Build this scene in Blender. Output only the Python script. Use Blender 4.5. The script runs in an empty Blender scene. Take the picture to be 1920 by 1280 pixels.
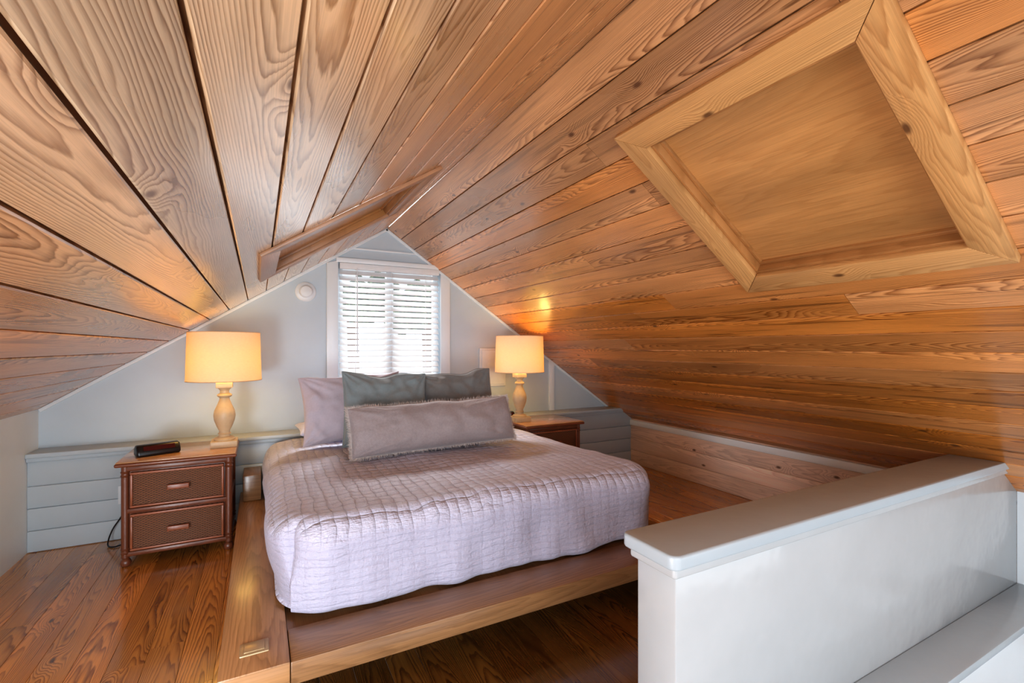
import bpy, bmesh, math, random
from mathutils import Vector, Matrix, noise
random.seed(7)
S = bpy.context.scene
COL = S.collection
try:
    S.view_settings.view_transform = 'Standard'
    S.view_settings.look = 'Medium High Contrast'
except Exception:
    pass

FLOOR = -1.2
# ------------------------------------------------------------------ node helpers
def newmat(name):
    m = bpy.data.materials.new(name); m.use_nodes = True
    nt = m.node_tree
    b = nt.nodes['Principled BSDF']
    return m, nt, b
def setin(nt, sock, v):
    if isinstance(v, bpy.types.NodeSocket): nt.links.new(v, sock)
    else: sock.default_value = v
def MA(nt, op, a, b=None, c=None, clamp=False):
    n = nt.nodes.new('ShaderNodeMath'); n.operation = op; n.use_clamp = clamp
    setin(nt, n.inputs[0], a)
    if b is not None: setin(nt, n.inputs[1], b)
    if c is not None: setin(nt, n.inputs[2], c)
    return n.outputs[0]
def COMB(nt, x, y, z):
    n = nt.nodes.new('ShaderNodeCombineXYZ')
    setin(nt, n.inputs[0], x); setin(nt, n.inputs[1], y); setin(nt, n.inputs[2], z)
    return n.outputs[0]
def NOISE(nt, vec, scale=1, detail=2, rough=.5):
    n = nt.nodes.new('ShaderNodeTexNoise')
    n.inputs['Scale'].default_value = scale; n.inputs['Detail'].default_value = detail
    n.inputs['Roughness'].default_value = rough
    if vec is not None: nt.links.new(vec, n.inputs['Vector'])
    return n.outputs[0]
def MIX(nt, f, a, b, mode='MIX'):
    n = nt.nodes.new('ShaderNodeMix'); n.data_type = 'RGBA'; n.blend_type = mode
    setin(nt, n.inputs[0], f)
    def c(v): return v if isinstance(v, bpy.types.NodeSocket) else (tuple(v) + (1,))[:4]
    setin(nt, n.inputs[6], c(a)); setin(nt, n.inputs[7], c(b))
    return n.outputs[2]
def SMOOTH(nt, v, a, b, t0=0., t1=1.):
    n = nt.nodes.new('ShaderNodeMapRange'); n.interpolation_type = 'SMOOTHSTEP'
    setin(nt, n.inputs[0], v)
    n.inputs[1].default_value = a; n.inputs[2].default_value = b
    n.inputs[3].default_value = t0; n.inputs[4].default_value = t1
    return n.outputs[0]
def RAMP(nt, f, pts):
    n = nt.nodes.new('ShaderNodeValToRGB')
    el = n.color_ramp.elements
    while len(el) < len(pts): el.new(.5)
    for e, (p, c) in zip(el, pts):
        e.position = p; e.color = (c, c, c, 1)
    setin(nt, n.inputs[0], f)
    return n.outputs[0]
def BUMP(nt, bsdf, h, strength=.5, dist=.002):
    n = nt.nodes.new('ShaderNodeBump')
    n.inputs['Strength'].default_value = strength; n.inputs['Distance'].default_value = dist
    nt.links.new(h, n.inputs['Height']); nt.links.new(n.outputs[0], bsdf.inputs['Normal'])
def OBJCO(nt):
    t = nt.nodes.new('ShaderNodeTexCoord'); s = nt.nodes.new('ShaderNodeSeparateXYZ')
    nt.links.new(t.outputs['Object'], s.inputs[0])
    return t.outputs['Object'], s.outputs[0], s.outputs[1], s.outputs[2]

def wood(name, light, dark, rough=.3, coat=.3, A=1000, B=5, contrast=.9, knots=.74, spread=.16, fib=.35, bump=.3, knotcol=(.10, .035, .012), streak=.35, tint=(1., .68, .38), tintf=.45, dense=0., coatfall=0.):
    m, nt, b = newmat(name)
    uv = nt.nodes.new('ShaderNodeUVMap'); uv.uv_map = 'UVMap'
    s = nt.nodes.new('ShaderNodeSeparateXYZ'); nt.links.new(uv.outputs[0], s.inputs[0])
    L, W = s.outputs[0], s.outputs[1]
    at = nt.nodes.new('ShaderNodeAttribute'); at.attribute_name = 'rnd'
    sc = nt.nodes.new('ShaderNodeSeparateColor'); nt.links.new(at.outputs['Color'], sc.inputs[0])
    R, G, Bc = sc.outputs[0], sc.outputs[1], sc.outputs[2]
    R37 = MA(nt, 'MULTIPLY', R, 37.)
    n1 = NOISE(nt, COMB(nt, MA(nt, 'MULTIPLY', L, 1.0), MA(nt, 'MULTIPLY', W, 9.), R37), 1, 2)
    n2 = NOISE(nt, COMB(nt, MA(nt, 'MULTIPLY', L, 5.), MA(nt, 'MULTIPLY', W, 40.), R37), 1, 3, .6)
    vo = nt.nodes.new('ShaderNodeTexVoronoi'); vo.voronoi_dimensions = '2D'
    vo.inputs['Scale'].default_value = 1
    nt.links.new(COMB(nt, MA(nt, 'MULTIPLY_ADD', L, 2.6, MA(nt, 'MULTIPLY', R, 91.)),
                      MA(nt, 'MULTIPLY_ADD', W, 5.5, MA(nt, 'MULTIPLY', R, 17.)), 0.), vo.inputs['Vector'])
    d = vo.outputs['Distance']
    vs = nt.nodes.new('ShaderNodeSeparateColor'); nt.links.new(vo.outputs['Color'], vs.inputs[0])
    sel = MA(nt, 'GREATER_THAN', vs.outputs[0], knots)
    kn = MA(nt, 'MULTIPLY', sel, SMOOTH(nt, d, .02, .075, 1., 0.))
    kd = MA(nt, 'MULTIPLY', sel, SMOOTH(nt, d, .0, .34, 1., 0.))
    Wp = MA(nt, 'ADD', W, MA(nt, 'MULTIPLY', MA(nt, 'SUBTRACT', R, .5), spread))
    Wp = MA(nt, 'MULTIPLY_ADD', MA(nt, 'SUBTRACT', n1, .5), .05, Wp)
    ph = MA(nt, 'MULTIPLY', MA(nt, 'MULTIPLY', Wp, Wp), float(A))
    ph = MA(nt, 'MULTIPLY_ADD', L, float(B), ph)
    ph = MA(nt, 'MULTIPLY_ADD', n1, 9., ph)
    ph = MA(nt, 'MULTIPLY', ph, MA(nt, 'MULTIPLY_ADD', Bc, dense, 1.))
    ph = MA(nt, 'MULTIPLY_ADD', n2, 1.2, ph)
    ph = MA(nt, 'MULTIPLY_ADD', kd, 5., ph)
    fr = MA(nt, 'FRACT', ph)
    band = RAMP(nt, fr, [(0., .05), (.35, .15), (.70, .70), (.86, 1.), (1., .05)])
    fine = NOISE(nt, COMB(nt, MA(nt, 'MULTIPLY', L, 4.), MA(nt, 'MULTIPLY', W, 330.), R37), 1, 3, .65)
    big = NOISE(nt, COMB(nt, MA(nt, 'MULTIPLY', L, 1.1), MA(nt, 'MULTIPLY', W, 5.), MA(nt, 'ADD', R37, 5.)), 1, 2)
    gst = SMOOTH(nt, NOISE(nt, COMB(nt, MA(nt, 'MULTIPLY', L, 1.6), MA(nt, 'MULTIPLY', W, 14.), MA(nt, 'ADD', R37, 21.)), 1, 2), .3, .65, .6, 1.)
    stk = SMOOTH(nt, NOISE(nt, COMB(nt, MA(nt, 'MULTIPLY', L, 1.3), MA(nt, 'MULTIPLY', W, 45.), MA(nt, 'ADD', R37, 9.)), 1, 3, .6), .54, .70)
    c = MIX(nt, MA(nt, 'MULTIPLY', MA(nt, 'MULTIPLY', band, gst), contrast * .85), light, dark)
    g = MA(nt, 'MULTIPLY_ADD', MA(nt, 'SUBTRACT', fine, .5), fib * 2, 1.)
    g = MA(nt, 'MULTIPLY', g, MA(nt, 'MULTIPLY_ADD', MA(nt, 'SUBTRACT', big, .5), 1.1, 1.))
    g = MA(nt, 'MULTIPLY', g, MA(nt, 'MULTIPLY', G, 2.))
    g = MA(nt, 'MULTIPLY', g, MA(nt, 'MULTIPLY_ADD', MA(nt, 'MULTIPLY', stk, Bc), -streak * 1.6, 1.))
    gg = nt.nodes.new('ShaderNodeVectorMath'); gg.operation = 'SCALE'
    nt.links.new(c, gg.inputs[0]); nt.links.new(g, gg.inputs['Scale'])
    hs = MIX(nt, MA(nt, 'MULTIPLY', Bc, tintf), gg.outputs[0], tint, 'MULTIPLY')
    c2 = MIX(nt, MA(nt, 'MULTIPLY', kn, .85), hs, knotcol)
    nt.links.new(c2, b.inputs['Base Color'])
    nt.links.new(MA(nt, 'MULTIPLY_ADD', big, .2, rough - .1), b.inputs['Roughness'])
    nt.links.new(MA(nt, 'MULTIPLY_ADD', Bc, -coatfall, coat), b.inputs['Coat Weight'])
    b.inputs['Coat Roughness'].default_value = max(.08, rough * .6)
    h = MA(nt, 'MULTIPLY_ADD', fine, .5, MA(nt, 'MULTIPLY', band, -.6))
    BUMP(nt, b, h, bump, .0008)
    return m

def paint(name, col, rough=.45, var=.06, bump=.25, scale=14):
    m, nt, b = newmat(name)
    co, x, y, z = OBJCO(nt)
    n = NOISE(nt, co, 2.2, 4, .6); n2 = NOISE(nt, co, scale, 3)
    f = MA(nt, 'MULTIPLY_ADD', MA(nt, 'SUBTRACT', n, .5), var * 3, 1.)
    v = nt.nodes.new('ShaderNodeVectorMath'); v.operation = 'SCALE'
    v.inputs[0].default_value = col; nt.links.new(f, v.inputs['Scale'])
    nt.links.new(v.outputs[0], b.inputs['Base Color'])
    b.inputs['Roughness'].default_value = rough
    BUMP(nt, b, MA(nt, 'ADD', n, MA(nt, 'MULTIPLY', n2, .3)), bump, .006)
    return m

def fabric(name, col, weave=420, rough=.9, var=.15, bump=.5, sheen=.3):
    m, nt, b = newmat(name)
    co, x, y, z = OBJCO(nt)
    a = MA(nt, 'SINE', MA(nt, 'MULTIPLY', x, float(weave) * 2)); c = MA(nt, 'SINE', MA(nt, 'MULTIPLY', z, float(weave) * 2))
    w = MA(nt, 'MULTIPLY', a, c)
    n = NOISE(nt, co, 90, 3); n2 = NOISE(nt, co, 5, 3)
    f = MA(nt, 'MULTIPLY_ADD', MA(nt, 'SUBTRACT', n, .5), var * 2, 1.)
    f = MA(nt, 'MULTIPLY_ADD', MA(nt, 'SUBTRACT', n2, .5), var * 1.2, f)
    v = nt.nodes.new('ShaderNodeVectorMath'); v.operation = 'SCALE'
    v.inputs[0].default_value = col; nt.links.new(f, v.inputs['Scale'])
    nt.links.new(v.outputs[0], b.inputs['Base Color'])
    b.inputs['Roughness'].default_value = rough
    b.inputs['Sheen Weight'].default_value = sheen
    BUMP(nt, b, MA(nt, 'MULTIPLY_ADD', w, .3, n), bump, .0015)
    return m

def plain(name, col, rough=.4, metal=0., noisev=.05, coat=0.):
    m, nt, b = newmat(name)
    co, x, y, z = OBJCO(nt)
    n = NOISE(nt, co, 30, 3)
    f = MA(nt, 'MULTIPLY_ADD', MA(nt, 'SUBTRACT', n, .5), noisev * 2, 1.)
    v = nt.nodes.new('ShaderNodeVectorMath'); v.operation = 'SCALE'
    v.inputs[0].default_value = col; nt.links.new(f, v.inputs['Scale'])
    nt.links.new(v.outputs[0], b.inputs['Base Color'])
    b.inputs['Roughness'].default_value = rough; b.inputs['Metallic'].default_value = metal
    b.inputs['Coat Weight'].default_value = coat
    return m

M_CEIL = wood('varnished_pine_ceiling', (.72, .54, .35), (.24, .125, .05), rough=.29, coat=1., knots=.85, tint=(1., .475, .105), tintf=1., dense=1.2, coatfall=.65, contrast=1.1)
M_FLOOR = wood('varnished_pine_floor', (.62, .28, .062), (.15, .044, .010), rough=.2, coat=.8, knots=.93, contrast=1.05, tint=(1., .72, .5), dense=.5)
M_PLAT = wood('platform_board_wood', (.33, .18, .082), (.19, .095, .04), rough=.32, coat=.4, contrast=.85, knots=.97, A=420, B=4, fib=.4)
M_KNEE = wood('washed_wood_boards', (.80, .63, .53), (.48, .34, .28), rough=.5, coat=.05, knots=.85, contrast=.8)
M_FRAME = wood('knotty_pine_frame', (.60, .33, .13), (.37, .165, .05), rough=.4, coat=.12, knots=.25, contrast=.85, A=1300, streak=.1)
M_JAMB = wood('brown_pine_jamb', (.42, .20, .07), (.26, .11, .03), rough=.4, coat=.1, knots=.99, contrast=.7, A=1300)
M_HFRM = wood('brown_hatch_frame', (.42, .225, .125), (.29, .14, .07), rough=.35, coat=.2, knots=.95, contrast=.5, A=900)
M_PLY = wood('hatch_plywood', (.50, .25, .088), (.38, .17, .052), rough=.38, coat=.15, contrast=.6, knots=.995, A=30, B=3, spread=.8)
M_NIGHT = wood('mahogany_stain', (.20, .066, .03), (.08, .024, .012), rough=.36, coat=.2, contrast=.6, knots=.99)
M_NTOP = wood('nightstand_top_wood', (.62, .35, .16), (.46, .22, .09), rough=.16, coat=.8, contrast=.5, knots=.99)
M_DARK = plain('dark_gap_wood', (.20, .085, .032), .8)
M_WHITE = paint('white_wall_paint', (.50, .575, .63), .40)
M_LEFTW = paint('lit_white_wall_paint', (.78, .86, .92), .40)  # white wall paint lightened so the left wall's light is in its colour
M_LOWER = paint('blue_grey_board_paint', (.49, .545, .575), .38)
M_TRIM = paint('white_trim_paint', (.74, .79, .82), .32, .04, .18)
M_BTRIM = paint('lit_white_trim_paint', (.88, .93, .96), .4, .02, .1)  # white trim paint raised in colour to stand in for missing light
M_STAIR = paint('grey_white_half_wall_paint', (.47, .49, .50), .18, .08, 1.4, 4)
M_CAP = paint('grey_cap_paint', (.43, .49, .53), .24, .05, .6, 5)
M_PLAST = plain('white_plastic', (.70, .73, .75), .35)
M_BLACK = plain('black_plastic', (.012, .011, .012), .25)
M_LAMPW = plain('tan_turned_wood', (.66, .49, .30), .4, 0, .15)
M_BRASS = plain('brass', (.5, .36, .16), .35, 1.)
M_TAN = plain('tan_cover_plate', (.50, .36, .20), .3, .3)

# ------------------------------------------------------------------ mesh helpers
def newbm():
    bm = bmesh.new()
    bm.loops.layers.uv.new('UVMap'); bm.loops.layers.float_color.new('rnd')
    return bm
def setface(bm, f, fn, rc):
    uvl = bm.loops.layers.uv['UVMap']; cl = bm.loops.layers.float_color['rnd']
    for l in f.loops:
        l[uvl].uv = fn(l.vert.co); l[cl] = rc
def rnd(t0=.44, t1=.56, b=None):
    return (random.random(), random.uniform(t0, t1), random.random() * .6 if b is None else b, 1)
def append(bm, tmp):
    me = bpy.data.meshes.new('tmp'); tmp.to_mesh(me); bm.from_mesh(me); bpy.data.meshes.remove(me); tmp.free()
def box(bm, x0, x1, y0, y1, z0, z1, bev=0., ax=0, rc=None, seg=2, mi=0, mat=None):
    t = newbm(); rc = rc or rnd()
    r = bmesh.ops.create_cube(t, size=1)
    for v in t.verts:
        v.co = Vector(((x0 + x1) / 2 + v.co.x * (x1 - x0), (y0 + y1) / 2 + v.co.y * (y1 - y0), (z0 + z1) / 2 + v.co.z * (z1 - z0)))
    if bev > 0:
        bmesh.ops.bevel(t, geom=list(t.edges), offset=bev, segments=seg, profile=.5, affect='EDGES')
    c = ((x0 + x1) / 2, (y0 + y1) / 2, (z0 + z1) / 2)
    oth = [i for i in range(3) if i != ax]
    t.normal_update()
    for f in t.faces:
        n = f.normal
        w = oth[0] if abs(n[oth[0]]) < abs(n[oth[1]]) else oth[1]
        setface(t, f, lambda co: (co[ax], co[w] - c[w]), rc)
        f.material_index = mi
    if mat is not None: bmesh.ops.transform(t, matrix=mat, verts=t.verts)
    append(bm, t)
def prism(bm, pts, vec, bev=0., ax=0, rc=None, mi=0, seg=2):
    t = newbm(); rc = rc or rnd()
    vs = [t.verts.new(p) for p in pts]
    f = t.faces.new(vs)
    r = bmesh.ops.extrude_face_region(t, geom=[f])
    bmesh.ops.translate(t, vec=Vector(vec), verts=[g for g in r['geom'] if isinstance(g, bmesh.types.BMVert)])
    bmesh.ops.recalc_face_normals(t, faces=t.faces)
    if bev > 0: bmesh.ops.bevel(t, geom=list(t.edges), offset=bev, segments=seg, profile=.5, affect='EDGES')
    t.normal_update()
    oth = [i for i in range(3) if i != ax]
    c = sum((Vector(p) for p in pts), Vector()) / len(pts) + Vector(vec) / 2
    for f in t.faces:
        n = f.normal
        w = oth[0] if abs(n[oth[0]]) < abs(n[oth[1]]) else oth[1]
        setface(t, f, lambda co: (co[ax], co[w] - c[w]), rc); f.material_index = mi
    append(bm, t)
def lathe(bm, prof, cx=0, cy=0, cz=0, n=40, mi=0):
    rings = []
    for r, z in prof:
        rings.append([bm.verts.new((cx + r * math.cos(2 * math.pi * i / n), cy + r * math.sin(2 * math.pi * i / n), cz + z)) for i in range(n)])
    fs = []
    for a, b in zip(rings[:-1], rings[1:]):
        for i in range(n):
            fs.append(bm.faces.new((a[i], a[(i + 1) % n], b[(i + 1) % n], b[i])))
    if prof[0][0] > 1e-4: fs.append(bm.faces.new(rings[0][::-1]))
    if prof[-1][0] > 1e-4: fs.append(bm.faces.new(rings[-1]))
    for f in fs:
        f.smooth = True; f.material_index = mi
        setface(bm, f, lambda co: (co.z, math.atan2(co.y - cy, co.x - cx) * .05), (.5, .5, .3, 1))
def tube(bm, pts, r, n=8):
    pts = [Vector(p) for p in pts]; rings = []
    for i, p in enumerate(pts):
        d = (pts[min(i + 1, len(pts) - 1)] - pts[max(i - 1, 0)]).normalized()
        u = d.orthogonal().normalized() if i == 0 else (u - d * u.dot(d)).normalized()
        w = d.cross(u)
        rings.append([bm.verts.new(p + r * (math.cos(2 * math.pi * k / n) * u + math.sin(2 * math.pi * k / n) * w)) for k in range(n)])
    for a, b in zip(rings[:-1], rings[1:]):
        for k in range(n):
            f = bm.faces.new((a[k], a[(k + 1) % n], b[(k + 1) % n], b[k])); f.smooth = True
    bm.faces.new(rings[0][::-1]); bm.faces.new(rings[-1])
def spline(pts, n=8):
    P = [Vector(p) for p in pts]; P = [P[0]] + P + [P[-1]]; out = []
    for i in range(1, len(P) - 2):
        for k in range(n):
            t = k / n
            out.append(.5 * ((2 * P[i]) + (-P[i - 1] + P[i + 1]) * t + (2 * P[i - 1] - 5 * P[i] + 4 * P[i + 1] - P[i + 2]) * t * t + (-P[i - 1] + 3 * P[i] - 3 * P[i + 1] + P[i + 2]) * t ** 3))
    out.append(P[-2]); return out
def smooth_angle(me, deg=35):
    for p in me.polygons: p.use_smooth = True
    try: me.set_sharp_from_angle(angle=math.radians(deg))
    except Exception: pass
def mkobj(name, bm, mats, origin=None, parent=None, smooth=True, recalc=True):
    if recalc: bmesh.ops.recalc_face_normals(bm, faces=bm.faces)
    me = bpy.data.meshes.new(name)
    if origin is None:
        xs = [v.co for v in bm.verts]
        origin = Vector(((min(v.x for v in xs) + max(v.x for v in xs)) / 2, (min(v.y for v in xs) + max(v.y for v in xs)) / 2, min(v.z for v in xs)))
    origin = Vector(origin)
    for v in bm.verts: v.co -= origin
    bm.to_mesh(me); bm.free()
    for m in (mats if isinstance(mats, (list, tuple)) else [mats]): me.materials.append(m)
    if smooth: smooth_angle(me)
    o = bpy.data.objects.new(name, me); COL.objects.link(o)
    if parent is not None:
        o.parent = parent
        w = Vector((0, 0, 0)); p = parent
        while p is not None: w += p.location; p = p.parent
        o.location = origin - w
    else: o.location = origin
    return o
def root(name, loc, label, cat, group=None):
    e = bpy.data.objects.new(name, None); e.empty_display_size = .1; COL.objects.link(e); e.location = loc
    e['label'] = label; e['category'] = cat
    if group: e['group'] = group
    return e
def tag(o, label, cat, group=None):
    o['label'] = label; o['category'] = cat
    if group: o['group'] = group
    return o
def struct(o, label=None, cat=None):
    o['kind'] = 'structure'
    if label: o['label'] = label
    if cat: o['category'] = cat
    return o

# ------------------------------------------------------------------ room numbers
RX, RZ = .928, .972
SL, SR = .639, .69
XL, XR = -1.188, 3.40
YU, YW = 3.924, 3.756
YB = -1.6
def PL(x, y, n=0.):
    k = math.hypot(SL, 1)
    return Vector((x + n * SL / k, y, RZ - SL * (RX - x) - n / k))
def PR(x, y, n=0.):
    k = math.hypot(SR, 1)
    return Vector((x - n * SR / k, y, RZ - SR * (x - RX) - n / k))
def zceil(x): return RZ - SL * (RX - x) if x < RX else RZ - SR * (x - RX)

# ---- ceiling
HL = (.075, .705, 2.27, 2.97)
HR = (1.261, 1.880, .61, 1.297)
def subtract(r, h):
    x0, x1, y0, y1 = r; a, b, c, d = h
    if x1 <= a or x0 >= b or y1 <= c or y0 >= d: return [r]
    out = []
    if y0 < c: out.append((x0, x1, y0, c))
    if y1 > d: out.append((x0, x1, d, y1))
    ya, yb = max(y0, c), min(y1, d)
    if x0 < a: out.append((x0, a, ya, yb))
    if x1 > b: out.append((b, x1, ya, yb))
    return out
def plank(bm, P, x0, x1, y0, y1, gap, ch, k, rc, th=.016, endgap=.0008):
    xa, xb = x0 + gap / 2, x1 - gap / 2
    if xb - xa < .006: return
    c = (x0 + x1) / 2
    prof = [(xa, -th), (xa, -ch), (xa + ch, 0), (xb - ch, 0), (xb, -ch), (xb, -th)]
    A = [bm.verts.new(P(x, y0 + endgap, n)) for x, n in prof]
    B = [bm.verts.new(P(x, y1 - endgap, n)) for x, n in prof]
    cs = [(x - c) * k for x, n in prof]
    uvl = bm.loops.layers.uv['UVMap']; cl = bm.loops.layers.float_color['rnd']
    for i in range(5):
        f = bm.faces.new((A[i], A[i + 1], B[i + 1], B[i]))
        for l, w, y in zip(f.loops, (cs[i], cs[i + 1], cs[i + 1], cs[i]), (y0, y0, y1, y1)):
            l[uvl].uv = (y, w); l[cl] = rc
    for E in (A, B):
        f = bm.faces.new(E)
        for l, w in zip(f.loops, cs): l[uvl].uv = (y0, w); l[cl] = rc
    q = [P(x0 - .004, y0, -th * .95), P(x1 + .004, y0, -th * .95), P(x1 + .004, y1, -th * .95), P(x0 - .004, y1, -th * .95)]
    f = bm.faces.new([bm.verts.new(v) for v in q]); f.material_index = 1

bm = newbm()
xs = []
x = .0503 - .1165 * 12
while x < RX:
    xs.append(x); x += .1165
xs = [v for v in xs if v > XL]; xs = [XL - .02] + xs + [RX]
for a, b in zip(xs[:-1], xs[1:]):
    cuts = [YB] + ([random.uniform(2.2, 3.3)] if random.random() < .3 else []) + [YU + .02]
    hue = .0 + random.random() * .12  # same pine as the right slope; window sheen put into the paler colour
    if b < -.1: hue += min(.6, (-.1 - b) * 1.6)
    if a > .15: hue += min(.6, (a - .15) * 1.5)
    for y0, y1 in zip(cuts[:-1], cuts[1:]):
        rc = rnd(.43, .57, hue)
        for r in subtract((a, b, y0, y1), HL): plank(bm, PL, *r, .0055, .0028, math.hypot(SL, 1), rc)
xs = [1.3756 + .1105 * i for i in range(-3, 20)]
xs = [RX] + [v for v in xs if RX + .02 < v < XR + .03] + [XR + .06]
for i, (a, b) in enumerate(zip(xs[:-1], xs[1:])):
    c1 = random.uniform(.2, 3.4)
    cuts = [YB] + ([c1] if random.random() < .4 else []) + [YU + .02]
    for y0, y1 in zip(cuts[:-1], cuts[1:]):
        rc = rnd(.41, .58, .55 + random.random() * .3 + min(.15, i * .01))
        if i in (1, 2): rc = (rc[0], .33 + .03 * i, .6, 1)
        for r in subtract((a, b, y0, y1), HR): plank(bm, PR, *r, .0034, .002, math.hypot(SR, 1), rc)
struct(mkobj('ceiling', bm, [M_CEIL, M_DARK], smooth=False), 'sloped varnished pine plank attic ceiling', 'ceiling')

# ---- hatches
def hatch(P, X0, X1, Y0, Y1, hole, label, T, mframe):
    cx, cy = (X0 + X1) / 2, (Y0 + Y1) / 2
    r = root('ceiling_hatch', P(cx, cy, 0), label, 'hatch', 'attic ceiling hatches')
    a, b, c, d = hole
    bm = newbm()
    def board(quad, n0, n1, along, rc=None, m=bm, bev=.002):
        t = newbm(); rc = rc or rnd(.44, .56, .1)
        lo = [t.verts.new(P(x, y, n0)) for x, y in quad]; hi = [t.verts.new(P(x, y, n1)) for x, y in quad]
        fs = [t.faces.new(lo), t.faces.new(hi)]
        for i in range(4): fs.append(t.faces.new((lo[i], lo[(i + 1) % 4], hi[(i + 1) % 4], hi[i])))
        bmesh.ops.recalc_face_normals(t, faces=t.faces)
        if bev: bmesh.ops.bevel(t, geom=list(t.edges), offset=bev, segments=2, profile=.5, affect='EDGES')
        mx = sum(q[0] for q in quad) / 4; my = sum(q[1] for q in quad) / 4
        for f in t.faces:
            if along == 'y': setface(t, f, lambda co: (co.y, (co.x - mx) * 1.2 + (co.z - P(mx, my).z) * .02), rc)
            else: setface(t, f, lambda co: (co.x * 1.2, co.y - my), rc)
        append(m, t)
    g = .0008
    board([(X0, Y0 + g), (X0, Y1 - g), (a, d - g), (a, c + g)], 0, T, 'y')
    board([(X1, Y0 + g), (X1, Y1 - g), (b, d - g), (b, c + g)], 0, T, 'y')
    board([(X0 + g, Y0), (X1 - g, Y0), (b - g, c), (a + g, c)], 0, T, 'x')
    board([(X0 + g, Y1), (X1 - g, Y1), (b - g, d), (a + g, d)], 0, T, 'x')
    mkobj('frame', bm, mframe, parent=r, origin=P(cx, cy, 0))
    bm = newbm()
    w = .012
    for q, al in (([(a, c), (a + w, c), (a + w, d), (a, d)], 'y'), ([(b - w, c), (b, c), (b, d), (b - w, d)], 'y'),
                  ([(a + w, c), (b - w, c), (b - w, c + w), (a + w, c + w)], 'x'), ([(a + w, d - w), (b - w, d - w), (b - w, d), (a + w, d)], 'x')):
        board(q, -.06, .002, al, rnd(.48, .55, .2), bm, .001)
    w2 = .026
    for q, al in (([(a + w, c + w), (a + w2, c + w), (a + w2, d - w), (a + w, d - w)], 'y'), ([(b - w2, c + w), (b - w, c + w), (b - w, d - w), (b - w2, d - w)], 'y'),
                  ([(a + w2, c + w), (b - w2, c + w), (b - w2, c + w2), (a + w2, c + w2)], 'x'), ([(a + w2, d - w2), (b - w2, d - w2), (b - w2, d - w), (a + w2, d - w)], 'x')):
        board(q, -.05, -.03, al, rnd(.48, .55, .2), bm, .001)
    mkobj('jamb', bm, M_JAMB, parent=r, origin=P(cx, cy, 0))
    bm = newbm()
    board([(a, c), (b, c), (b, d), (a, d)], -.06, -.042, 'y', (.35, .52, .1, 1), bm, 0)
    mkobj('panel', bm, M_PLY, parent=r, origin=P(cx, cy, -.05))
    return r
hatch(PR, 1.184, 1.957, .52, 1.387, HR, 'square knotty pine framed hatch with plain plywood panel on sloped ceiling', .024, M_FRAME)
hatch(PL, .0, .78, 2.185, 3.055, HL, 'brown framed recessed hatch on ceiling slope beside the gable window', .017, M_HFRM)

# ---- floor
bm = newbm()
def floorplanks(X0, X1, Y0, Y1, t0=.42, t1=.62, hb=.6):
    x = X0
    while x < X1 - .01:
        xe = min(x + .118, X1)
        y = Y0 - random.random() * 1.5
        while y < Y1:
            ye = y + random.uniform(1.6, 2.8)
            a, b = max(y, Y0), min(ye, Y1)
            if b - a > .03:
                rc = rnd(t0, t1, random.random() * hb)
                plank(bm, lambda px, py, n=0.: Vector((px, py, FLOOR + n)), x, xe, a, b, .001, .0005, 1., rc, .012, .0004)
            y = ye
        x = xe
floorplanks(XL - .02, -.044, .92, YW + .02)
floorplanks(-.044, XR + .02, 1.95, YW + .02)
floorplanks(-.044, XR + .02, .92, 1.95, .10, .17, 1.)  # darker plank tone puts the half wall's shade into the floor colour
floorplanks(XL - .02, .95, YB, .92)
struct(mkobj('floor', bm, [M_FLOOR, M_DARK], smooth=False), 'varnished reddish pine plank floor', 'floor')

# ---- walls
WX0, WX1, WZ0, WZ1 = .548, 1.387, -.42, .675
bm = newbm()
def gable_piece(x0, x1, z0, z1=None):
    ths = [x0] + ([RX] if x0 < RX < x1 else []) + [x1]
    for a, b in zip(ths[:-1], ths[1:]):
        za = zceil(a) + .03 if z1 is None else z1; zb = zceil(b) + .03 if z1 is None else z1
        prism(bm, [(a, YU, z0), (b, YU, z0), (b, YU, zb), (a, YU, za)], (0, .1, 0))
gable_piece(XL - .02, WX0, -.68)
gable_piece(WX1, 3.33, -.68)
gable_piece(WX0, WX1, -.68, WZ0)
gable_piece(WX0, WX1, WZ1)
zz = [FLOOR, -1.075, -.945, -.815, -.672]
for i, (a, b) in enumerate(zip(zz[:-1], zz[1:])):
    box(bm, XL, XR + .02, YW + .003 * (i % 2), YW + .16, a + .0035, b - .0005, .005, mi=1)
box(bm, XL, XR + .02, YW + .014, YW + .16, FLOOR, -.64, mi=1)
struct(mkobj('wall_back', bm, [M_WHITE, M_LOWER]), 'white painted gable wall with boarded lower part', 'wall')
bm = newbm()
box(bm, XL, 3.29, YW - .028, YU, -.648, -.62, .006)
box(bm, XL, 3.29, YW - .012, YW + .002, -.672, -.648, .004)
struct(mkobj('trim_1', bm, M_LOWER), 'white painted ledge along the gable wall', 'trim')
bm = newbm()
for P, x0, x1 in ((PL, XL, RX), (PR, RX, 3.3)):
    prism(bm, [P(x0, YU - .012, .001), P(x1, YU - .012, .001), P(x1, YU - .012, .022), P(x0, YU - .012, .022)], (0, .014, 0), .002)
struct(mkobj('trim_2', bm, M_TRIM), 'thin white rake trim under the ceiling', 'trim')
bm = newbm()
prism(bm, [(2.50, YU - .014, -.62), (2.56, YU - .014, -.62), (2.56, YU - .014, zceil(2.56) - .02), (2.50, YU - .014, zceil(2.50) - .02)], (0, .016, 0), .002)
struct(mkobj('trim_3', bm, M_TRIM), 'white vertical batten on gable wall', 'trim')
bm = newbm()
box(bm, .66, 1.20, YU - .010, YU + .002, .775, .787, .001)
struct(mkobj('trim_4', bm, M_TRIM), 'board seam bead above window', 'trim')
bm = newbm()
box(bm, XL - .08, XL, YB, YU, FLOOR, zceil(XL) + .02, .0)
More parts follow.
